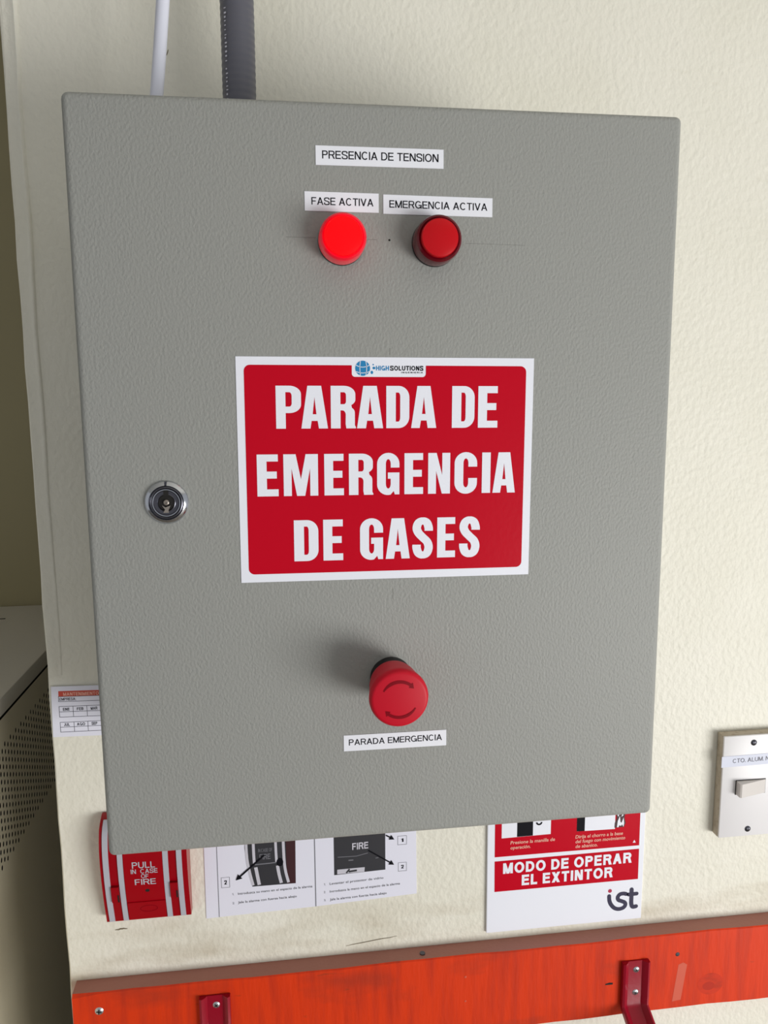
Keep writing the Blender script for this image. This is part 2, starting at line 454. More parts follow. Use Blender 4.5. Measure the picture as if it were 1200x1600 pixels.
struct(add('wall_back', box(-3.2, 3.2, 0.80, 0.90, FZ, CZ), 'back_wall'), 'dim olive wall at the back of the recess')
struct(add('floor', box(-3.3, 3.2, -3.2, 0.90, FZ - 0.1, FZ), 'floor'), 'pale floor')
struct(add('ceiling', box(-3.3, 3.2, -3.2, 0.90, CZ, CZ + 0.1), 'ceiling'), 'white ceiling')
for (x0, z0, x1, z1, w) in ((-0.2504, -0.4572, -0.2385, -0.4568, 0.0011), (-0.020, -0.5003, 0.034, -0.4940, 0.0006),
                            (-0.1625, 0.3595, -0.1603, 0.3640, 0.0006)):
    n = 7
    add('scuff', stroke([(x0 + (x1 - x0) * i / n, z0 + (z1 - z0) * i / n + random.uniform(-.0006, .0006)) for i in range(n + 1)],
                        [w * (0.3 + 0.9 * math.sin(PI * (i + .3) / (n + .6))) for i in range(n + 1)], WY - 0.0004), 'scuff', wall)

# ------------------------------------------------------------------ control cabinet
CB = empty('control_cabinet', (0, WY, -0.25),
           'large grey powder coated control cabinet with red sign on its door', 'control cabinet')
add('body', box(-0.1965, 0.1965, 0.0175, 0.2090, -0.2465, 0.2465, 0.003, 2), 'powder', CB, smooth=40)
door = add('door', box(-0.2010, 0.2020, 0.0, 0.0165, -0.2522, 0.2530, 0.0046, 5), 'powder', CB, smooth=40)
for z in (-0.17, 0.17):
    add('hinge', lathe(0, 0, [(0, 0), (0.004, 0), (0.004, 0.04), (0, 0.04)], 12), 'dark_metal', CB, smooth=40)
    h = COL.objects[-1]
    h.rotation_euler = (PI / 2, 0, 0); h.location = Vector((0.1985, 0.022, z)) - wloc(CB)

# lettered strips
EPS = 0.00012
def label_strip(s, x0, x1, z0, z1, tx0, tx1, tz, cap, label, rise=0.0, y=0.0, parent=CB, m='tape', bold=0.004):
    k = rise
    st = add('label_strip', prism([(x0, z0), (x1, z0 + k), (x1, z1 + k), (x0, z1)], y - 0.0004, y + 0.0002), m, parent, label)
    add('lettering', text_me(s, tx0, tx1, tz, cap, y - 0.0004 - EPS, bold, rise * (tx1 - tx0) / (x1 - x0)), 'ink', st)
    return st
label_strip('PRESENCIA DE TENSION', -0.0462, 0.0371, 0.2139, 0.2257, -0.0420, 0.0337, 0.2178, 0.0049, 'white label strip above both pilot lights', bold=0.002)
label_strip('FASE ACTIVA', -0.0538, -0.0058, 0.1857, 0.1976, -0.0494, -0.0093, 0.1895, 0.0046, 'white label strip above the lit pilot light', -0.0003, bold=0.002)
label_strip('EMERGENCIA ACTIVA', -0.0028, 0.0702, 0.1849, 0.1969, 0.0012, 0.0667, 0.1888, 0.0046, 'white label strip above the unlit pilot light', -0.0006, bold=0.002)
label_strip('PARADA EMERGENCIA', -0.0341, 0.0406, -0.1843, -0.1724, -0.0304, 0.0374, -0.1800, 0.0045, 'white label strip below the red stop button', -0.0004, bold=0.002)

# pilot lights
def pilot(cx, cz, rim, face, label):
    p = add('pilot_light', lathe(cx, cz, [(0, 0), (0.0153, 0), (0.0153, 0.0016), (0.0147, 0.0026), (0, 0.0026)], 56), 'black_plastic', CB, label, smooth=35)
    add('lens_rim', lathe(cx, cz, [(0.0140, 0.0020), (0.0152, 0.0030), (0.0152, 0.0135), (0.0146, 0.0160), (0.0134, 0.0170), (0.0124, 0.0164), (0.0, 0.0164)], 56), rim, p, smooth=35)
    add('lens_face', lathe(cx, cz, [(0.0122, 0.0160), (0.0121, 0.0182), (0.0116, 0.0193), (0.0085, 0.0200), (0.0, 0.0204)], 56), face, p, smooth=50)
pilot(-0.0305, 0.1670, 'lens_on_rim', 'lens_on', 'glowing bright red pilot light')
pilot(0.0312, 0.1670, 'lens_off_rim', 'lens_off', 'unlit dark red pilot light')

# emergency stop button
BX, BZ = 0.0002, -0.1307
btn = add('stop_button', lathe(BX, BZ, [(0, 0), (0.0149, 0), (0.0149, 0.0020), (0.0145, 0.0030), (0.0145, 0.0085), (0.0138, 0.0100), (0.0120, 0.0100), (0.0120, 0.020), (0, 0.020)], 56), 'black_plastic', CB, 'red mushroom emergency stop button on black collar', smooth=35)
def dome(r): return 0.0432 - 0.0012 * (r / 0.0175) ** 2
head = add('mushroom_head', lathe(BX, BZ, [(0, 0.0105), (0.0146, 0.0105), (0.0162, 0.0116), (0.0172, 0.0165), (0.0184, 0.0275), (0.0194, 0.0340), (0.0199, 0.0372), (0.0199, 0.0385), (0.0195, 0.0402), (0.0187, 0.0414), (0.0180, 0.0419)] +
           [(r, dome(r)) for r in (0.0170, 0.015, 0.012, 0.009, 0.006, 0.003)] + [(0, dome(0))], 72), 'button_red', btn, smooth=60)
def arc_arrow(a0, a1):
    n = 18; r, w = 0.0122, 0.0020
    v, f = [], []
    def pt(rr, a, d): return (BX + rr * math.cos(a), -dome(rr) - d, BZ + rr * math.sin(a))
    for i in range(n + 1):
        a = math.radians(a0 + (a1 - a0) * i / n)
        ww = w * (0.35 + 0.65 * min(1, i / 6))
        v += [pt(r - ww / 2, a, 0.0003), pt(r + ww / 2, a, 0.0003)]
    for i in range(n): f.append([2 * i, 2 * i + 1, 2 * i + 3, 2 * i + 2])
    a = math.radians(a1); s = 1 if a1 > a0 else -1
    k = len(v)
    v += [pt(r - 0.0021, a, 0.0003), pt(r + 0.0021, a, 0.0003), pt(r - 0.0002, a + s * 0.25, 0.0003)]
    f.append([k, k + 1, k + 2])
    return py(v, f)
add('arrow', arc_arrow(150, 52), 'button_mark', btn)
add('arrow', arc_arrow(-30, -128), 'button_mark', btn)

# key lock
LX, LZ = -0.1490, -0.0015
def ring_gap(r0, r1, h0, h1, gap_deg, n=60):
    """bevelled ring with a slot at twelve o'clock"""
    v, f = [], []
    a0 = math.radians(90 + gap_deg / 2); a1 = math.radians(450 - gap_deg / 2)
    prof = [(r1, 0), (r1, h0 * 0.5), (r1 - 0.0007, h0), (r0 + 0.0003, h1), (r0, h1 - 0.0004), (r0, 0)]
    for i in range(n + 1):
        a = a0 + (a1 - a0) * i / n
        v += [(LX + r * math.cos(a), -h, LZ + r * math.sin(a)) for r, h in prof]
    m_ = len(prof)
    for i in range(n):
        for k in range(m_ - 1): f.append([i * m_ + k, i * m_ + k + 1, (i + 1) * m_ + k + 1, (i + 1) * m_ + k])
    f += [list(range(m_)), list(range(n * m_, n * m_ + m_))]
    return py(v, f)
lock = add('lock', lathe(LX, LZ, [(0, 0), (0.0138, 0), (0.0138, 0.0008), (0, 0.0008)], 48), 'dark_metal', CB, 'round chrome key lock', smooth=35)
add('bezel', ring_gap(0.0112, 0.0143, 0.0022, 0.0034, 7), 'chrome', lock, smooth=30)
add('barrel', lathe(LX, LZ, [(0.0112, 0.0014), (0.0108, 0.0026), (0.0100, 0.0030), (0.0092, 0.0024), (0.0086, 0.0014), (0, 0.0014)], 48), 'dark_metal', lock, smooth=30)
add('inner_ring', lathe(LX, LZ, [(0.0090, 0.0012), (0.0090, 0.0026), (0.0086, 0.0029), (0.0081, 0.0028), (0.0078, 0.0024), (0.0060, 0.0023), (0.0055, 0.0026), (0.0052, 0.0012)], 48), 'dark_metal', lock, smooth=30)
add('ring_edge', lathe(LX, LZ, [(0.0090, 0.0026), (0.0090, 0.0031), (0.0086, 0.0031), (0.0085, 0.0027)], 48), 'chrome', lock, smooth=30)
add('keyhole', lathe(LX, LZ, [(0.0053, 0.0015), (0.0052, 0.0019), (0, 0.0019)], 32), 'dark', lock)
add('key_slot', prism([(LX - 0.0016, LZ + 0.0045), (LX + 0.0016, LZ + 0.0045), (LX + 0.0016, LZ + 0.0084), (LX - 0.0016, LZ + 0.0084)], -0.0030, -0.0015), 'dark', lock)
add('key_pin', lathe(LX, LZ + 0.0002, [(0.0018, 0.0016), (0.0018, 0.0030), (0.0013, 0.0034), (0.0007, 0.0034), (0.0006, 0.0026), (0, 0.0026)], 24), 'brass', lock, smooth=40)
add('lever', prism([(LX - 0.0030, LZ - 0.0016), (LX - 0.0006, LZ - 0.0030), (LX + 0.0026, LZ - 0.0018), (LX + 0.0012, LZ - 0.0050), (LX + 0.0014, LZ - 0.0066), (LX - 0.0022, LZ - 0.0066), (LX - 0.0010, LZ - 0.0044)], -0.0030, -0.0016), 'brass', lock)

# pencil marks and pilot hole left on the door
for pts, w in (([(-0.066, 0.1693), (-0.047, 0.1691)], 0.00025), ([(-0.0135, 0.1686), (-0.0072, 0.1686)], 0.0003),
               ([(0.052, 0.1674), (0.093, 0.1668)], 0.00018), ([(0.0021, -0.0664), (0.0021, -0.0737)], 0.00035), ([(0.0010, 0.0990), (0.0010, 0.0945)], 0.0004)):
    add('pencil_mark', stroke(pts, w, -0.00008), 'pencil', CB)
add('centre_punch', lathe(0.0011, 0.1685, [(0.0007, 0.0001), (0.0004, 0.00015), (0, 0.0001)], 12), 'dark', CB)

# ---- red warning sign on the door
SC = (-0.0006, 0.0170); SA = -0.0072
def rotsign(me):
    c = Vector((SC[0], 0, SC[1]))
    me.transform(Matrix.Translation(c) @ Matrix.Rotation(-SA, 4, 'Y') @ Matrix.Translation(-c)); return me
sign = add('warning_sign', rotsign(prism([(-0.1016, -0.0587), (0.1004, -0.0587), (0.1004, 0.0929), (-0.1016, 0.0929)], -0.0004, 0.0002)), 'white_vinyl', CB, 'white bordered red emergency gas stop sign')
def red_outline():
    x0, x1, z0, z1, r = -0.0964, 0.0950, -0.0531, 0.0875, 0.0040
    t0, t1, tz, tr = -0.0253, 0.0249, 0.0799, 0.0022
    p = arc(x1 - r, z1 - r, r, r, 0, 90, 6)
    p = arc(x1 - r, z0 + r, r, r, -90, 0, 6) + p
    p += [(t1, z1)] + arc(t1 - tr, tz + tr, tr, tr, 0, -90, 5) + arc(t0 + tr, tz + tr, tr, tr, -90, -180, 5) + [(t0, z1)]
    p += arc(x0 + r, z1 - r, r, r, 90, 180, 6) + arc(x0 + r, z0 + r, r, r, 180, 270, 6)
    return p
add('red_field', rotsign(poly_letters([red_outline()], -0.0004 - EPS)), 'red_vinyl', sign)

def glyph(c):
    """heavy condensed capitals, height 1; returns (width, loops)"""
    s, b = 0.222, 0.168
    if c == 'I': return 0.215, [[(0, 0), (0.215, 0), (0.215, 1), (0, 1)]]
    if c == 'E':
        w = 0.487
        return w, [[(0, 0), (w, 0), (w, b), (s, b), (s, 0.425), (w - 0.035, 0.425), (w - 0.035, 0.425 + b), (s, 0.425 + b), (s, 1 - b), (w - 0.005, 1 - b), (w - 0.005, 1), (0, 1)]]
    if c == 'N':
        w = 0.54; q = 0.195
        return w, [[(0, 0), (q, 0), (q, 0.56), (w - q - 0.005, 0), (w, 0), (w, 1), (w - q, 1), (w - q, 0.46), (q + 0.01, 1), (0, 1)]]
    if c == 'M':
        w = 0.80; q = 0.185
        return w, [[(0, 0), (q, 0), (q, 0.66), (w / 2 - 0.095, 0), (w / 2 + 0.095, 0), (w - q, 0.66), (w - q, 0), (w, 0), (w, 1), (w - 0.285, 1), (w / 2, 0.40), (0.285, 1), (0, 1)]]
    if c == 'A':
        w = 0.60
        return w, [[(0, 0), (0.205, 0), (0.232, 0.18), (w - 0.232, 0.18), (w - 0.205, 0), (w, 0), (w / 2 + 0.155, 1), (w / 2 - 0.155, 1)],
                   [(0.258, 0.335), (w - 0.258, 0.335), (w / 2, 0.74)]]
    if c == 'D':
        w = 0.54; r = 0.25
        return w, [[(0, 0)] + arc(w - r, 0.27, r, 0.27, -90, 0) + arc(w - r, 0.73, r, 0.27, 0, 90) + [(0, 1)],
                   [(s, 0.155)] + arc(w - r - 0.01, 0.255, 0.045, 0.10, -90, 0, 6) + arc(w - r - 0.01, 0.745, 0.045, 0.10, 0, 90, 6) + [(s, 0.845)]]
    if c == 'P':
        w = 0.58; rx = 0.27
        return w, [[(0, 0), (s, 0), (s, 0.365)] + arc(w - rx, 0.565, rx, 0.20, -90, 0) + arc(w - rx, 0.80, rx, 0.20, 0, 90) + [(0, 1)],
                   [(s, 0.515)] + arc(w - rx, 0.60, 0.055, 0.085, -90, 0, 6) + arc(w - rx, 0.765, 0.055, 0.085, 0, 90, 6) + [(s, 0.85)]]
    if c == 'R':
        w = 0.57; rx = 0.27
        return w, [[(0, 0), (s, 0), (s, 0.425)] + arc(s + 0.045, 0.325, 0.075, 0.10, 90, 0, 5) + [(w - 0.232, 0.10), (w - 0.215, 0), (w + 0.005, 0), (w + 0.005, 0.03), (w - 0.018, 0.07), (w - 0.018, 0.32)] +
                   arc(w - 0.118, 0.36, 0.10, 0.13, 0, 70, 5) + arc(w - rx, 0.68, rx - 0.005, 0.17, -50, 0, 5) + arc(w - rx, 0.80, rx - 0.005, 0.20, 0, 90) + [(0, 1)],
                   [(s, 0.570)] + arc(w - rx, 0.645, 0.05, 0.075, -90, 0, 6) + arc(w - rx, 0.775, 0.05, 0.075, 0, 90, 6) + [(s, 0.85)]]
    if c in 'CG':
        w = 0.55; h = w / 2; q = 0.215
        top = [(w, 0.655)] + arc(h, 0.745, h, 0.268, 0, 180, 16)
        inner = arc(h, 0.26, h - q, 0.115, 180, 360, 10)[::-1] if c == 'C' else arc(h, 0.26, h - q, 0.115, 180, 360, 10)[::-1]
        innertop = arc(h, 0.745, h - q, 0.115, 0, 180, 10)[::-1]
        if c == 'C':
            lp = top + arc(h, 0.255, h, 0.268, 180, 360, 16) + [(w, 0.375), (w - q, 0.375)] + inner + innertop + [(w - q, 0.655)]
        else:
            lp = top + arc(h - 0.01, 0.245, h - 0.01, 0.258, 180, 285, 10) + [(w - 0.14, 0.085), (w - 0.115, 0), (w, 0), (w, 0.535), (h - 0.01, 0.535), (h - 0.01, 0.385), (w - q, 0.385)] + inner + innertop + [(w - q, 0.655)]
        return w, [lp]
    if c == 'S':
        w = 0.52
        c_ = smooth_line([(w - 0.105, 0.675), (w - 0.108, 0.755), (w - 0.155, 0.875), (w / 2, 0.925), (0.150, 0.872), (0.108, 0.745), (0.155, 0.625),
                          (w / 2, 0.515), (w - 0.145, 0.40), (w - 0.105, 0.265), (w - 0.150, 0.125), (w / 2, 0.073), (0.155, 0.125), (0.108, 0.245), (0.105, 0.335)])
        L, R = [], []
        for i, p in enumerate(c_):
            a = c_[max(i - 1, 0)]; d = c_[min(i + 1, len(c_) - 1)]
            t = Vector((d[0] - a[0], d[1] - a[1])).normalized(); hw = 0.084 + 0.024 * abs(t.y)
            L.append((p[0] - t.y * hw, p[1] + t.x * hw)); R.append((p[0] + t.y * hw, p[1] - t.x * hw))
        return w, [L + R[::-1]]
def sign_line(chars, spans, a, k, zb, cap, o):
    loops = []
    for c, (p, q) in zip(chars, spans):
        w, lps = glyph(c)
        x0, x1 = (o + (p - a) * k) / 1000, (o + (q - a) * k) / 1000
        for lp in lps: loops.append([(x0 + x / w * (x1 - x0), zb + z * cap) for x, z in lp])
    return add('lettering', rotsign(poly_letters(loops, -0.0004 - 2 * EPS)), 'white_vinyl', sign)
sign_line('PARADADE', [(190, 282), (282, 380), (391, 483), (488, 586), (598, 685), (692, 788), (848, 935), (949, 1025)], 190, 0.1812, 0.0457, 0.0283, -76.0)
sign_line('EMERGENCIA', [(121, 198), (217, 343), (366, 438), (457, 547), (562, 646), (665, 736), (755, 839), (856, 943), (962, 995), (1004, 1092)], 121, 0.18362, 0.0004, 0.0282, -89.4)
sign_line('DEGASES', [(263, 352), (370, 443), (506, 592), (602, 693), (703, 780), (797, 866), (882, 960)], 263, 0.18594, -0.0447, 0.0284, -65.5)
# maker's logo in the tab
gx, gz, gr = -0.0180, 0.0856, 0.0050
add('globe', rotsign(poly_letters([arc(gx, gz, gr, gr, 0, 350, 35)], -0.0004 - EPS)), 'blue_ink', sign)
lines = []
for t, bulge in ((-0.35, -0.5), (0.45, 0.75)):
    lines.append(stroke([(gx + gr * (t * 0.9 + (bulge - t) * 0.45 * math.cos(a * PI / 2)), gz + gr * 0.96 * a) for a in [i / 8 - 1 for i in range(17)]], 0.00042, -0.0004 - 2 * EPS))
for t, bulge in ((0.42, 0.15), (-0.42, -0.62)):
    lines.append(stroke([(gx + gr * 0.93 * a, gz + gr * (t + (bulge - t) * (1 - a * a))) for a in [i / 8 - 1 for i in range(17)]], 0.00042, -0.0004 - 2 * EPS))
add('globe_lines', rotsign(join_me(lines)), 'white_vinyl', sign)
dots = [arc(-0.0118, 0.0829, 0.0009, 0.0011, 0, 330, 11), arc(-0.0104, 0.0858, 0.0010, 0.0009, 0, 330, 11), arc(-0.0109, 0.0880, 0.0005, 0.0005, 0, 330, 11)]
add('globe_drops', rotsign(poly_letters(dots, -0.0004 - EPS)), 'blue_ink', sign)
add('lettering', rotsign(text_me('HIGH', -0.0090, -0.0002, 0.0842, 0.0031, -0.0004 - EPS, 0.03)), 'blue_ink', sign)
add('lettering', rotsign(text_me('SOLUTIONS', 0.0006, 0.0231, 0.0842, 0.0031, -0.0004 - EPS, 0.03)), 'ink', sign)
add('lettering', rotsign(text_me('INGENIERIA', 0.0081, 0.0229, 0.0824, 0.0010, -0.0004 - EPS, 0.02, space=1.7)), 'ink', sign)

# ------------------------------------------------------------------ cable and conduit
def path_cable():
    pts = []
    for i in range(41):
        z = 0.2475 + i * 0.025
        t = (z - 0.25)
        x = -0.1621 + 0.142 * t / (1 + 1.5 * t)
        y = 0.100 + 0.075 * min(1, max(0, t - 0.15) / 0.5) ** 1.5
        pts.append(Vector((x, y, z)))
    return pts
wc = empty('white_cable', (-0.162, 0.1, 0.2475), 'white round cable rising from the cabinet top', 'cable')
add('sheath', tube(path_cable(), 0.0048, 20), 'white_cable', wc, smooth=60)
add('grommet', tube([Vector((-0.162, 0.1, 0.2466)), Vector((-0.1618, 0.1, 0.2525))], 0.0078, 20), 'black_plastic', wc, smooth=40)
cd = empty('flexible_conduit', (-0.099, 0.14, 0.2465), 'thick dark grey ribbed conduit rising from the cabinet top', 'conduit')
cpath = [Vector((-0.0990 + 0.0006 * math.sin(i * 0.02), 0.14, 0.262 + i * 0.00125)) for i in range(824)]
add('sheath', tube(cpath, lambda i: 0.0131 + 0.00016 * math.sin(i * 0.00125 / 0.0052 * 2 * PI), 28), 'conduit', cd, smooth=70)
add('connector', tube([Vector((-0.099, 0.14, 0.2466 + d)) for d in (0, 0.003, 0.0031, 0.016, 0.0161, 0.022)], lambda i: (0.019, 0.019, 0.0165, 0.0165, 0.0150, 0.0150)[i], 6), 'zinc', cd)
marks = []
for i in range(60):                                                # worn, unreadable print running up the sheath
    z = 0.285 + i * 0.0031 + random.uniform(-.0004, .0004)
    if random.random() < 0.22: continue
    h = random.uniform(0.0006, 0.0016)
    vs_, f_ = [], []
    for k in range(3):
        a = math.radians(228 + k * random.uniform(2.5, 4.5))
        xx = -0.099 + 0.01352 * math.cos(a); yy = 0.14 + 0.01352 * math.sin(a)
        vs_ += [(xx, yy, z), (xx, yy, z + h)]
    marks.append(py(vs_, [[0, 2, 3, 1], [2, 4, 5, 3]]))
add('printed_marks', join_me(marks), 'light_ink', cd)

# ------------------------------------------------------------------ maintenance card on the wall edge
def T(parent, s, x0, x1, zb, cap, y, m, **k): return add('lettering', text_me(s, x0, x1, zb, cap, y, **k), m, parent)
def rects(parent, name, items, y, m): return add(name, join_me([prism([(a, c), (b, c), (b, d), (a, d)], y, y + 0.00005) for a, b, c, d in items]), m, parent)
Yc = WY - 0.0024
card = empty('maintenance_card', (-0.22, WY, -0.25), 'small white maintenance card half hidden behind the cabinet edge', 'card')
add('sheet', prism([(-0.2953, -0.2502), (-0.165, -0.2530), (-0.1637, -0.2030), (-0.2940, -0.2003)], Yc, Yc + 0.0010), 'paper', card)
ys = Yc - EPS
def cx(p):           # slight tilt of the printing
    return p - 0.022 * 0
hdr = add('header_band', prism([(-0.2878, -0.2103), (-0.172, -0.2128), (-0.172, -0.2075), (-0.2877, -0.2049)], ys, ys + 0.00005), 'orange_ink', card)
T(card, 'MANTENIMIENTO', -0.2834, -0.2512, -0.2097, 0.0033, ys - EPS, 'pink_ink', bold=0.02, rise=-0.0007)
T(card, 'EMPRESA:', -0.2872, -0.2722, -0.2142, 0.0026, ys, 'ink', bold=0.01, rise=-0.0003)
def frame_lines(x0, x1, xs, z0, z1, zm, w=0.00045, slope=-0.022):
    out = []
    sl = lambda x: slope * (x - x0)
    for z in (z0, zm, z1):
        if z is not None: out.append(stroke([(x0 - w / 2, z), (x1 + w / 2, z + sl(x1))], w, ys))
    for x in xs: out.append(stroke([(x, z0 + sl(x)), (x, z1 + sl(x))], w, ys))
    return out
L_ = frame_lines(-0.2879, -0.172, [-0.2879, -0.172], -0.2152, -0.2103, None)
cols = [-0.2880 + 0.0126 * i for i in range(10)]
L_ += frame_lines(-0.2880, cols[-1], cols, -0.2306, -0.2201, -0.2254, slope=-0.02)
L_ += frame_lines(-0.2880, cols[-1], cols, -0.2456, -0.2359, -0.2407, slope=-0.012)
add('grid', join_me(L_), 'grey_ink', card)
for i, t in enumerate(('ENE', 'FEB', 'MAR')):
    T(card, t, cols[i] + 0.0034, cols[i] + 0.0094, -0.2245 - 0.00025 * i, 0.0028, ys, 'ink', bold=0.02)
for i, t in enumerate(('JUL', 'AGO', 'SEP')):
    T(card, t, cols[i] + 0.0034 - 0.0008 * (i == 1), cols[i] + 0.0086 + 0.0014 * (i == 1), -0.2398 - 0.00015 * i, 0.0028, ys, 'ink', bold=0.02)

# ------------------------------------------------------------------ fire alarm pull station
PX0, PX1 = -0.2552, -0.1742
PZ = [(-0.4412, 0.0100), (-0.4330, 0.0122), (-0.4200, 0.0156), (-0.4065, 0.0185), (-0.3900, 0.0212), (-0.3735, 0.0228), (-0.3640, 0.0230), (-0.3550, 0.0224), (-0.3460, 0.0204), (-0.3390, 0.0176), (-0.3340, 0.0115), (-0.3310, 0.0040)]
def pdepth(z):
    if z <= PZ[0][0]: return PZ[0][1]
    for (a, da), (b, db) in zip(PZ, PZ[1:]):
        if z <= b: return da + (db - da) * (z - a) / (b - a)
    return PZ[-1][1]
def strip_me(x0, x1, z0, z1, lift, n=26, thick=None):
    """slab that follows the curved front of the station, standing proud of it by lift"""
    v, f = [], []
    for i in range(n + 1):
        z = z0 + (z1 - z0) * i / n; y = WY - pdepth(z)
        yb = (WY - 0.0005) if thick is None else y + thick
        v += [(x0, yb, z), (x0, y - lift, z), (x1, y - lift, z), (x1, yb, z)]
    for i in range(n):
        for k in range(4): f.append([4 * i + k, 4 * i + (k + 1) % 4, 4 * i + 4 + (k + 1) % 4, 4 * i + 4 + k])
    f += [[0, 1, 2, 3], [4 * n, 4 * n + 1, 4 * n + 2, 4 * n + 3]]
    return py(v, f)
ps = empty('fire_pull_station', ((PX0 + PX1) / 2, WY, -0.4412), 'red fire alarm pull station with white stripes below the cabinet corner', 'alarm')
add('housing', strip_me(PX0, PX1, -0.4412, -0.3310, 0.0), 'station_red', ps, smooth=30)
U_ = (PX1 - PX0) / 0.0826
px = lambda mm: PX0 + mm * 0.001 * U_
for a, b in ((3.0, 8.3), (16.6, 21.6), (59.5, 64.6), (72.6, 77.7)):
    add('stripe', strip_me(px(a), px(b), -0.4405, -0.3335, 0.0011, thick=0.0003), 'station_white', ps, smooth=30)
handle = add('pull_handle', strip_me(px(21.9), px(59.2), -0.4320, -0.3480, 0.0008, thick=0.0003), 'handle_red', ps, smooth=30)
add('handle_lip', strip_me(px(22.3), px(58.8), -0.4395, -0.4180, 0.0016, thick=0.0003), 'handle_red', ps, smooth=30)
for a, b in ((8.6, 16.0), (65.0, 72.3)):
    add('pivot_tab', strip_me(px(a), px(b), -0.4150, -0.3970, 0.0030, n=6, thick=0.0002), 'station_red', ps, smooth=30)
    add('pivot_slot', strip_me(px(b - 1.6), px(b - 0.2), -0.4145, -0.4060, 0.0034, n=4, thick=0.0002), 'dark', ps)
yf = lambda x, z: WY - pdepth(z) - 0.0010
yf2 = lambda x, z: WY - pdepth(z) - 0.0018
for s, a, b, z, c in (('PULL', -0.2257, -0.2043, -0.3785, 0.0068), ('IN  CASE', -0.2272, -0.2022, -0.3844, 0.0049), ('OF', -0.2180, -0.2110, -0.3898, 0.0046), ('FIRE', -0.2243, -0.2045, -0.3973, 0.0066)):
    add('lettering', text_me(s, a, b, z, c, 0, bold=0.008, rise=-0.0005, yfun=yf), 'station_white', handle)
hz = -0.4046
add('rivet_hole', py([(-0.2132 + 0.0021 * math.cos(k * PI / 6), WY - pdepth(hz) - 0.00105, hz + 0.0016 * math.sin(k * PI / 6)) for k in range(12)], [list(range(12))]), 'dark', handle)
add('emblem', join_me([py([(-0.2135 + rr * math.cos(k * PI / 12), yf2(0, -0.4265 + rz * math.sin(k * PI / 12)), -0.4265 + rz * math.sin(k * PI / 12)) for k in range(24) for rr, rz in ((0.0085, 0.0042), (0.0078, 0.0036))],
    [[2 * k, 2 * k + 1, (2 * k + 3) % 48, (2 * k + 2) % 48] for k in range(24)])]), 'button_mark', ps)

# ------------------------------------------------------------------ alarm instruction sheet
Ys = WY - 0.0008
sheet = empty('instruction_sheet', (-0.053, WY, -0.4537), 'white printed alarm instruction sheet with two dark pictures', 'paper sheet')
add('sheet', prism([(-0.1609, -0.4538), (-0.1480, -0.4534), (-0.0503, -0.4513), (0.0550, -0.4470), (0.0540, -0.3050), (-0.1600, -0.3050)], Ys, Ys + 0.0006), 'paper', sheet)
yy = Ys - EPS
add('ruled_line', stroke([(-0.1481, -0.4533), (-0.1478, -0.306)], 0.0007, yy), 'mid_ink', sheet)
add('ruled_line', stroke([(-0.0503, -0.4512), (-0.0504, -0.306)], 0.0010, yy), 'mid_ink', sheet)
# picture of a pull station (left panel)
pic = add('picture', poly_letters([[(-0.1140, -0.4230), (-0.0703, -0.4233), (-0.0690, -0.330), (-0.1190, -0.330), (-0.1206, -0.380), (-0.1185, -0.4010)]], yy), 'charcoal_ink', sheet, 'dark printed photo of a pull station')
add('picture_tint', poly_letters([[(-0.0790, -0.4225), (-0.0703, -0.4233), (-0.0690, -0.332), (-0.0795, -0.332)]], yy - EPS), 'darkred_ink', pic)
def bands(parent, items, m): return add('picture_stripe', join_me([stroke(smooth_line(p, 4), w, yy - 2 * EPS) for p, w in items]), m, parent)
bands(pic, [([(-0.1190, -0.335), (-0.1187, -0.385), (-0.1165, -0.405), (-0.1130, -0.4215)], 0.0026),
            ([(-0.1118, -0.335), (-0.1117, -0.380), (-0.1113, -0.398)], 0.0028), ([(-0.1100, -0.402), (-0.1085, -0.412), (-0.1070, -0.4215)], 0.0034),
            ([(-0.0898, -0.335), (-0.0895, -0.380), (-0.0890, -0.398)], 0.0026), ([(-0.0882, -0.402), (-0.0868, -0.412), (-0.0848, -0.4215)], 0.0032),
            ([(-0.0822, -0.335), (-0.0818, -0.380), (-0.0808, -0.405), (-0.0775, -0.4215)], 0.0028)], 'light_ink')
bands(pic, [([(-0.1108, -0.3990), (-0.0985, -0.3988), (-0.0893, -0.3984)], 0.0012)], 'mid_ink')
add('picture_knob', poly_letters([arc(-0.0857, -0.3985, 0.0034, 0.0045, 0, 345, 23)], yy - 3 * EPS), 'ink', pic)
add('lettering', text_me('FIRE', -0.1060, -0.0950, -0.3940, 0.0058, yy - 2 * EPS, bold=0.012), 'mid_ink', pic)
add('lettering', text_me('IN CASE OF', -0.1070, -0.0930, -0.3858, 0.0036, yy - 2 * EPS, bold=0.006), 'mid_ink', pic)
def arrow(parent, p, q, w, hl, hw):
    d = Vector((q[0] - p[0], q[1] - p[1])); L = d.length; d /= L; nrm = Vector((-d.y, d.x)); P = Vector(p); Q = Vector(q); B = Q - d * hl
    pts = [P + nrm * w / 2, B + nrm * w / 2, B + nrm * hw / 2, Q, B - nrm * hw / 2, B - nrm * w / 2, P - nrm * w / 2]
    return add('arrow', poly_letters([[(a.x, a.y) for a in pts]], yy - 4 * EPS), 'ink', parent)
arrow(sheet, (-0.1011, -0.3892), (-0.1303, -0.4143), 0.0018, 0.0060, 0.0064)
def numbox(x0, x1, z0, z1, s):
    fr = add('number_box', stroke([(x0, z0), (x1, z0), (x1, z1), (x0, z1)], 0.0006, yy, close=True), 'mid_ink', sheet)
    w = (x1 - x0)
    add('lettering', text_me(s, x0 + w * 0.36, x1 - w * 0.34, z0 + (z1 - z0) * 0.30, (z1 - z0) * 0.40, yy, bold=0.03), 'ink', fr)
numbox(-0.1446, -0.1365, -0.4214, -0.4104, '2')
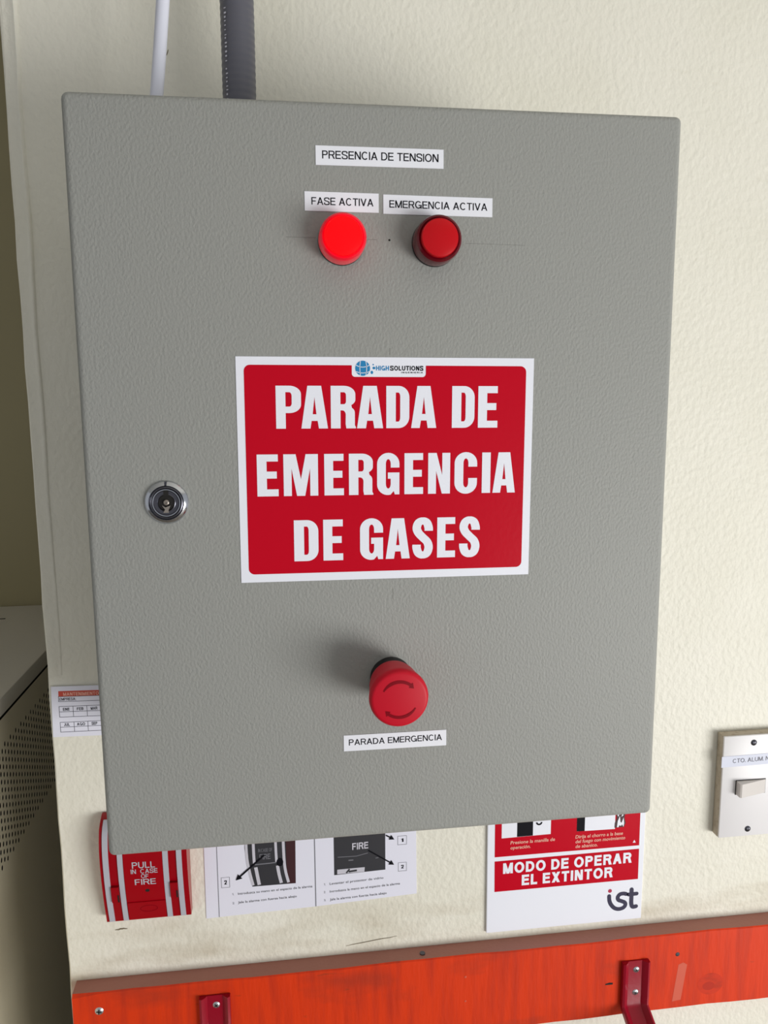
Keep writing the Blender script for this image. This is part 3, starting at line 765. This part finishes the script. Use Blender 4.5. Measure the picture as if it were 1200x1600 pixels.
numbox(0.0352, 0.0444, -0.3904, -0.3808, '1')
numbox(0.0356, 0.0442, -0.4200, -0.4104, '2')
T(sheet, '1.', -0.1345, -0.1327, -0.4306, 0.0022, yy, 'grey_ink')
T(sheet, 'Introduzca su mano en el espacio de la alarma', -0.1287, -0.0535, -0.4307, 0.0025, yy, 'charcoal_ink', bold=0.006, rise=0.0012)
T(sheet, '2.', -0.1343, -0.1324, -0.4404, 0.0022, yy, 'grey_ink')
T(sheet, 'Jale la alarma con fuerza hacia abajo', -0.1289, -0.0697, -0.4402, 0.0025, yy, 'charcoal_ink', bold=0.006, rise=0.0012)
pic2 = add('picture', poly_letters([[(-0.0309, -0.4182), (0.0221, -0.4168), (0.0224, -0.335), (-0.0308, -0.335)]], yy), 'charcoal_ink', sheet, 'dark printed photo of an alarm box')
add('lettering', text_me('FIRE', -0.0120, 0.0045, -0.3918, 0.0074, yy - EPS, bold=0.02, rise=0.0004), 'light_ink', pic2)
add('name_strip', poly_letters([[(-0.0278, -0.4174), (0.0002, -0.4170), (0.0007, -0.4120), (-0.0277, -0.4123)]], yy - EPS), 'light_ink', pic2)
add('name_mark', join_me([stroke([(-0.0185, -0.4168), (-0.0150, -0.4126)], 0.0016, yy - 2 * EPS), stroke([(-0.0160, -0.4155), (-0.0075, -0.4148)], 0.0020, yy - 2 * EPS)]), 'charcoal_ink', pic2)
add('picture_seam', join_me([stroke([(-0.0270, -0.3985), (-0.0080, -0.3990), (0.0040, -0.3965)], 0.0007, yy - EPS), stroke([(-0.0160, -0.4030), (-0.0110, -0.4030)], 0.0012, yy - EPS), stroke([(0.0120, -0.4030), (0.0150, -0.4026)], 0.0008, yy - EPS)]), 'mid_ink', pic2)
arrow(sheet, (0.0046, -0.3936), (0.0312, -0.4119), 0.0014, 0.0052, 0.0056)
arrow(sheet, (0.0230, -0.3785), (0.0316, -0.3838), 0.0014, 0.0052, 0.0056)
for n_, s, b, z in (('1.', 'Levantar el protector de vidrio', 0.0200, -0.4286), ('2.', 'Introduzca la mano en el espacio de la alarma', 0.0373, -0.4372), ('3.', 'Jale la alarma con fuerza hacia abajo', 0.0232, -0.4462)):
    T(sheet, n_, -0.0418, -0.0400, z, 0.0022, yy, 'grey_ink')
    T(sheet, s, -0.0358, b, z, 0.0025, yy, 'charcoal_ink', bold=0.006, rise=0.0018 * (b + 0.0358) / 0.06)

# ------------------------------------------------------------------ extinguisher sign
EY = WY - 0.0032
ex = empty('extinguisher_sign', (0.217, WY, -0.4990), 'red and white extinguisher instruction board above the orange plank', 'sign')
add('board', box(0.1298, 0.3036, EY, WY - 0.0001, -0.4990, -0.2600, 0.0006, 2), 'white_vinyl', ex)
ye = EY - EPS
upper = add('red_field', poly_letters([[(0.1377, -0.4121), (0.2977, -0.4124), (0.2972, -0.2680), (0.1372, -0.2680)]], ye), 'red_vinyl', ex)
lower = add('red_field', poly_letters([[(0.1380, -0.4518), (0.2980, -0.4518), (0.2978, -0.4164), (0.1377, -0.4169)]], ye), 'red_vinyl', ex)
add('white_window', poly_letters([[(0.1449, -0.3912), (0.1982, -0.3907), (0.1982, -0.300), (0.1449, -0.300)]], ye - EPS), 'white_vinyl', upper)
add('black_bar', poly_letters([[(0.1615, -0.3908), (0.1787, -0.3907), (0.1787, -0.310), (0.1615, -0.310)]], ye - 2 * EPS), 'ink', upper)
add('hook_mark', stroke(arc(0.1853, -0.3762, 0.0027, 0.0026, 180, 360, 10), 0.0018, ye - 2 * EPS), 'ink', upper)
add('white_window', poly_letters([[(0.2269, -0.3903), (0.2694, -0.3910), (0.2694, -0.300), (0.2269, -0.300)]], ye - EPS), 'white_vinyl', upper)
add('black_bar', poly_letters([[(0.2269, -0.3902), (0.2356, -0.3904), (0.2356, -0.310), (0.2269, -0.310)]], ye - 2 * EPS), 'ink', upper)
# flame mark beside the window
add('flame', poly_letters([[(0.2688, -0.3895), (0.2792, -0.3893), (0.2812, -0.3850), (0.2797, -0.3790), (0.2806, -0.3720), (0.2750, -0.366), (0.2700, -0.372), (0.2712, -0.379), (0.2690, -0.384)]], ye - 2 * EPS), 'darkred_ink', upper)
add('flame_tongue', poly_letters([[(0.2715, -0.3892), (0.2722, -0.3820), (0.2744, -0.3765), (0.2752, -0.3832), (0.2765, -0.3845), (0.2786, -0.3785), (0.2795, -0.3850), (0.2788, -0.3892), (0.2772, -0.3862), (0.2758, -0.3880), (0.2742, -0.3868), (0.2732, -0.3892)],
                                  [(0.2712, -0.3740), (0.2727, -0.3772), (0.2740, -0.3735)], [(0.2760, -0.3775), (0.2775, -0.3738), (0.2784, -0.3760)]], ye - 3 * EPS), 'white_vinyl', upper)
add('triangle_mark', poly_letters([[(0.2902, -0.4087), (0.2936, -0.4087), (0.2919, -0.4055)]], ye - EPS), 'white_vinyl', upper)
for s, a, b, z in (('Presione la manilla de', 0.1545, 0.2030, -0.3989), ('operaci\u00f3n.', 0.1545, 0.1764, -0.4046), ('Dirija el chorro a la base', 0.2256, 0.2785, -0.3984), ('del fuego con movimiento', 0.2257, 0.2813, -0.4038), ('de abanico.', 0.2259, 0.2506, -0.4093)):
    add('lettering', text_me(s, a, b, z, 0.0038, ye - EPS, bold=0.016, slant=0.12), 'pink_ink', upper)
add('lettering', text_me('MODO DE OPERAR', 0.1470, 0.2893, -0.4318, 0.0121, ye - EPS, bold=0.035), 'white_vinyl', lower)
add('lettering', text_me('EL EXTINTOR', 0.1676, 0.2684, -0.4469, 0.0121, ye - EPS, bold=0.035), 'white_vinyl', lower)
# logo lettering
add('logo_dot', poly_letters([arc(0.2666, -0.4630, 0.0022, 0.0022, 0, 345, 23)], ye), 'crimson_ink', ex)
hook = smooth_line([(0.2659, -0.4690), (0.2664, -0.4745), (0.2685, -0.4795), (0.2725, -0.4838), (0.2775, -0.4854), (0.2825, -0.4843), (0.2848, -0.4812), (0.2838, -0.4782), (0.2800, -0.4762), (0.2766, -0.4745), (0.2758, -0.4712), (0.2780, -0.4682), (0.2820, -0.4675), (0.2853, -0.4684)], 5)
tst = smooth_line([(0.2913, -0.4634), (0.2914, -0.4720), (0.2916, -0.4805), (0.2932, -0.4842), (0.2972, -0.4840)], 5)
logo = [stroke(hook, 0.0045, ye), stroke(tst, 0.0046, ye - EPS), stroke([(0.2880, -0.4692), (0.2972, -0.4690)], 0.0042, ye - 2 * EPS)]
for e in (hook[0], hook[-1], tst[0], tst[-1], (0.2880, -0.4692), (0.2972, -0.4690)):
    logo.append(py([(e[0] + 0.0022 * math.cos(k * PI / 8), ye - 0.5 * EPS, e[1] + 0.0022 * math.sin(k * PI / 8)) for k in range(16)], [list(range(16))]))
add('logo_lettering', join_me(logo), 'navy_ink', ex)

# ------------------------------------------------------------------ light switch
sw = empty('light_switch', (0.4165, WY, -0.4055), 'white light switch plate on the wall right of the cabinet', 'light switch')
add('base_frame', box(0.3826, 0.4506, WY - 0.0110, WY - 0.0001, -0.4060, -0.2900, 0.0015, 2), 'switch_base', sw, smooth=40)
add('plate', box(0.3830, 0.4502, WY - 0.0130, WY - 0.0106, -0.4056, -0.2906, 0.0006, 2), 'switch_plate', sw, smooth=40)
SY = WY - 0.0130
def screw(parent, cx_, cz_, y, r=0.0032, cross=True, m='zinc'):
    s = add('screw', lathe(cx_, cz_, [(0, 0), (r, 0), (r, 0.0004), (r * 0.75, r * 0.32), (r * 0.3, r * 0.42), (0, r * 0.44)], 20, y=y), m, parent, smooth=40)
    h = r * 0.42
    a = random.uniform(0, PI)
    for q in ((0, PI / 2) if cross else (0,)):
        c, sn = math.cos(a + q) * r * 0.62, math.sin(a + q) * r * 0.62
        px_, pz_ = -math.sin(a + q) * r * 0.13, math.cos(a + q) * r * 0.13
        add('slot', py([(cx_ + c + px_, y - h - 0.0001, cz_ + sn + pz_), (cx_ - c + px_, y - h - 0.0001, cz_ - sn + pz_), (cx_ - c - px_, y - h - 0.0001, cz_ - sn - pz_), (cx_ + c - px_, y - h - 0.0001, cz_ + sn - pz_)], [[0, 1, 2, 3]]), 'dark', s)
    return s
screw(sw, 0.4168, -0.2990, SY, 0.0033, False, 'dark_metal'); screw(sw, 0.4160, -0.3975, SY, 0.0033, False, 'dark_metal')
add('rocker_well', prism([(0.3986, -0.3570), (0.4332, -0.3570), (0.4332, -0.3405), (0.3986, -0.3405)], SY - 0.0004, SY + 0.0002), 'black_plastic', sw)
def rocker():
    a, b, z0, z1 = 0.3994, 0.4324, -0.3562, -0.3412
    v = [(a, SY + .0001, z0), (b, SY + .0001, z0), (b, SY - 0.0012, z0), (a + 0.0016, SY - 0.0088, z0), (a, SY - 0.0080, z0),
         (a, SY + .0001, z1), (b, SY + .0001, z1), (b, SY - 0.0012, z1), (a + 0.0016, SY - 0.0088, z1), (a, SY - 0.0080, z1)]
    return py(v, [[0, 1, 2, 3, 4], [5, 6, 7, 8, 9]] + [[i, (i + 1) % 5, 5 + (i + 1) % 5, 5 + i] for i in range(5)])
add('rocker', rocker(), 'rocker', sw)
st = add('label_strip', prism([(0.3812, -0.3248), (0.4502, -0.3240), (0.4502, -0.3119), (0.3812, -0.3127)], SY - 0.0004, SY + 0.0001), 'tape_blue', sw, 'printed circuit label strip')
add('lettering', text_me('CTO. ALUM. N\u00b0', 0.3938, 0.4375, -0.3204, 0.0046, SY - 0.0004 - EPS, 0.0, rise=0.0006), 'grey_ink', st)

# ------------------------------------------------------------------ orange plank
PYF, PZT, PZB = 0.1900, -0.5092, -0.5995
pk = empty('orange_plank', (0.3, WY, PZB), 'orange painted wooden plank fixed along the wall below the cabinet', 'plank')
def plank_me():
    bm = bmesh.new()
    N = 60; x0, x1 = -0.2905, 1.45
    v, f = [], []
    for i in range(N + 1):
        x = x0 + (x1 - x0) * i / N
        d = 0.0006 * math.sin(x * 23) + 0.0004 * math.sin(x * 71)
        b = 0.0012
        if i == 0: b = 0.003
        sec = [(PYF + b, PZT + d), (WY - 0.0001, PZT), (WY - 0.0001, PZB), (PYF + b, PZB + d), (PYF, PZB + d + b), (PYF, PZT + d - b)]
        v += [(x, y, z) for y, z in sec]
    for i in range(N):
        for k in range(6): f.append([6 * i + k, 6 * i + (k + 1) % 6, 6 * i + 6 + (k + 1) % 6, 6 * i + 6 + k])
    f += [[0, 1, 2, 3, 4, 5], [6 * N + k for k in range(6)]]
    bm.free()
    return py(v, f)
add('board', plank_me(), 'plank', pk)
screw(pk, -0.2656, -0.5290, PYF + 0.0004, 0.0042)
for (x, z, m, r) in ((0.1033, -0.5338, 'residue', 0.0014), (0.1035, -0.5620, 'residue', 0.0012), (0.3388, -0.5335, 'dark_metal', 0.0026)):
    add('nail_head', lathe(x, z, [(0, 0), (r, 0), (r * 0.8, 0.0004), (0, 0.0005)], 14, y=PYF + 0.0001), m, pk)
add('nail_head', tube([Vector((0.0592, 0.199, PZT - 0.001)), Vector((0.0592, 0.199, PZT + 0.0012))], 0.0028, 14), 'dark_metal', pk)
add('knot', poly_letters([arc(0.3790, -0.5735, 0.0150, 0.0130, 0, 350, 28)], PYF - 0.00008), 'knot', pk)
add('knot_heart', poly_letters([arc(0.3770, -0.5760, 0.0070, 0.0050, 0, 350, 20)], PYF - 0.00014), 'knot_heart', pk)
add('gouge', stroke([(0.2575, -0.5605), (0.2620, -0.5600), (0.2660, -0.5603)], [0.0014, 0.0026, 0.0022], PYF - 0.0001), 'dark', pk)
add('glue_residue', poly_letters([[(0.3350, -0.5900), (0.3450, -0.5890), (0.3505, -0.5470), (0.3460, -0.5440), (0.3405, -0.5460)]], PYF - 0.0001), 'residue', pk)

# ------------------------------------------------------------------ extinguisher brackets
def bracket_me(cx_, zt):
    # channel section swept down the plank face, then outward as the hook arm
    path = [(PYF - 0.0004, zt), (PYF - 0.0004, zt - 0.0500), (PYF - 0.0040, zt - 0.0560), (PYF - 0.0300, zt - 0.0690), (PYF - 0.0700, zt - 0.0870), (PYF - 0.0780, zt - 0.0860), (PYF - 0.0830, zt - 0.0740)]
    sec = [(-0.0152, 0.0), (-0.0150, 0.0052), (-0.0128, 0.0062), (-0.0098, 0.0040), (-0.0075, 0.0014), (0.0075, 0.0014), (0.0098, 0.0040), (0.0128, 0.0062), (0.0150, 0.0052), (0.0152, 0.0)]
    v, f = [], []; m_ = len(sec)
    for i, (y, z) in enumerate(path):
        a = path[max(i - 1, 0)]; b = path[min(i + 1, len(path) - 1)]
        t = Vector((b[0] - a[0], b[1] - a[1])).normalized(); nx = Vector((t.y, -t.x))     # outward normal
        if nx.x > 0: pass
        for sx, h in sec: v.append((cx_ + sx, y + nx.x * h, z + nx.y * h))
    for i in range(len(path) - 1):
        for k in range(m_): f.append([i * m_ + k, i * m_ + (k + 1) % m_, (i + 1) * m_ + (k + 1) % m_, (i + 1) * m_ + k])
    f += [list(range(m_)), list(range((len(path) - 1) * m_, len(path) * m_))]
    return py(v, f)
for cx_, zt, lab in ((0.2900, -0.5345, 'crimson metal hook bracket at the right end of the orange plank'), (-0.1536, -0.5235, 'crimson metal hook bracket near the left end of the orange plank')):
    br = empty('hook_bracket', (cx_, PYF, zt - 0.087), lab, 'bracket', 'hook brackets on the plank')
    add('hook', bracket_me(cx_, zt), 'bracket', br, smooth=35)
    for dz in (0.0105, 0.0375):
        screw(br, cx_ + 0.0012, zt - dz, PYF - 0.0016, 0.0035)

# ------------------------------------------------------------------ perforated cabinet in the recess
UX, UZ, UY0, UY1 = -0.400, -0.270, 0.02, 0.795
un = empty('ventilated_unit', (-0.75, 0.41, FZ), 'grey metal unit with a perforated side standing in the dim recess', 'cabinet')
add('top_panel', box(UX - 0.70, UX + 0.001, UY0, UY1, UZ - 0.022, UZ, 0.003, 2), 'unit_top', un, smooth=40)
add('body', box(UX - 0.699, UX - 0.020, UY0 + 0.002, UY1, FZ + 0.0005, UZ - 0.024), 'dark', un)
def perforated():
    p = 0.0094; cw = 0.0094; r = 0.0028; rz = 0.0034
    zt, zb = UZ - 0.052, UZ - 0.052 - p * 15
    ya, n_ = UY0 + 0.03, int((UY1 - UY0 - 0.05) / cw)
    v, f = [], []
    def quad(y0, y1, z0, z1):
        k = len(v); v.extend([(UX, y0, z0), (UX, y1, z0), (UX, y1, z1), (UX, y0, z1)]); f.append([k, k + 1, k + 2, k + 3])
    for c in range(n_):
        y0, y1 = ya + c * cw, ya + (c + 1) * cw
        off = p / 2 if c % 2 else 0.0
        rows = 15 - (1 if c % 2 else 0)
        if off:
            quad(y0, y1, zt - off, zt); quad(y0, y1, zb, zb + off)
        for q in range(rows):
            z1 = zt - off - q * p; z0 = z1 - p
            cy, cz = (y0 + y1) / 2, (z0 + z1) / 2
            k = len(v)
            outer = [(y1, cz), (y1, z1), (cy, z1), (y0, z1), (y0, cz), (y0, z0), (cy, z0), (y1, z0)]
            v.extend([(UX, a, b) for a, b in outer])
            v.extend([(UX, cy + r * math.cos(t * PI / 4), cz + rz * math.sin(t * PI / 4)) for t in range(8)])
            v.extend([(UX - 0.0004, cy + r * math.cos(t * PI / 4), cz + rz * math.sin(t * PI / 4)) for t in range(8)])
            for t in range(8):
                u = (t + 1) % 8
                f.append([k + t, k + u, k + 8 + u, k + 8 + t]); f.append([k + 8 + t, k + 8 + u, k + 16 + u, k + 16 + t])
    yb = ya + n_ * cw
    top = UZ - 0.0245
    quad(UY0 + 0.002, UY1, zt, top); quad(UY0 + 0.002, UY1, FZ + 0.0005, zb)
    quad(UY0 + 0.002, ya, zb, zt); quad(yb, UY1, zb, zt)
    me = bpy.data.meshes.new('mesh'); me.from_pydata(v, [], f); me.update(); return me
add('perforated_side', perforated(), 'unit', un)
add('front_panel', box(UX - 0.699, UX, UY0 - 0.012, UY0 + 0.0015, FZ + 0.0005, UZ - 0.024, 0.002, 2), 'unit', un)
add('stamped_marks', join_me([prism([(0, 0), (0.01, 0), (0.01, 0.004), (0, 0.004)], 0, 0.0002)]), 'ink', un)
COL.objects[-1].rotation_euler = (-PI / 2, 0, 0); COL.objects[-1].location = Vector((-0.514, 0.715, UZ + 0.0002)) - wloc(un)
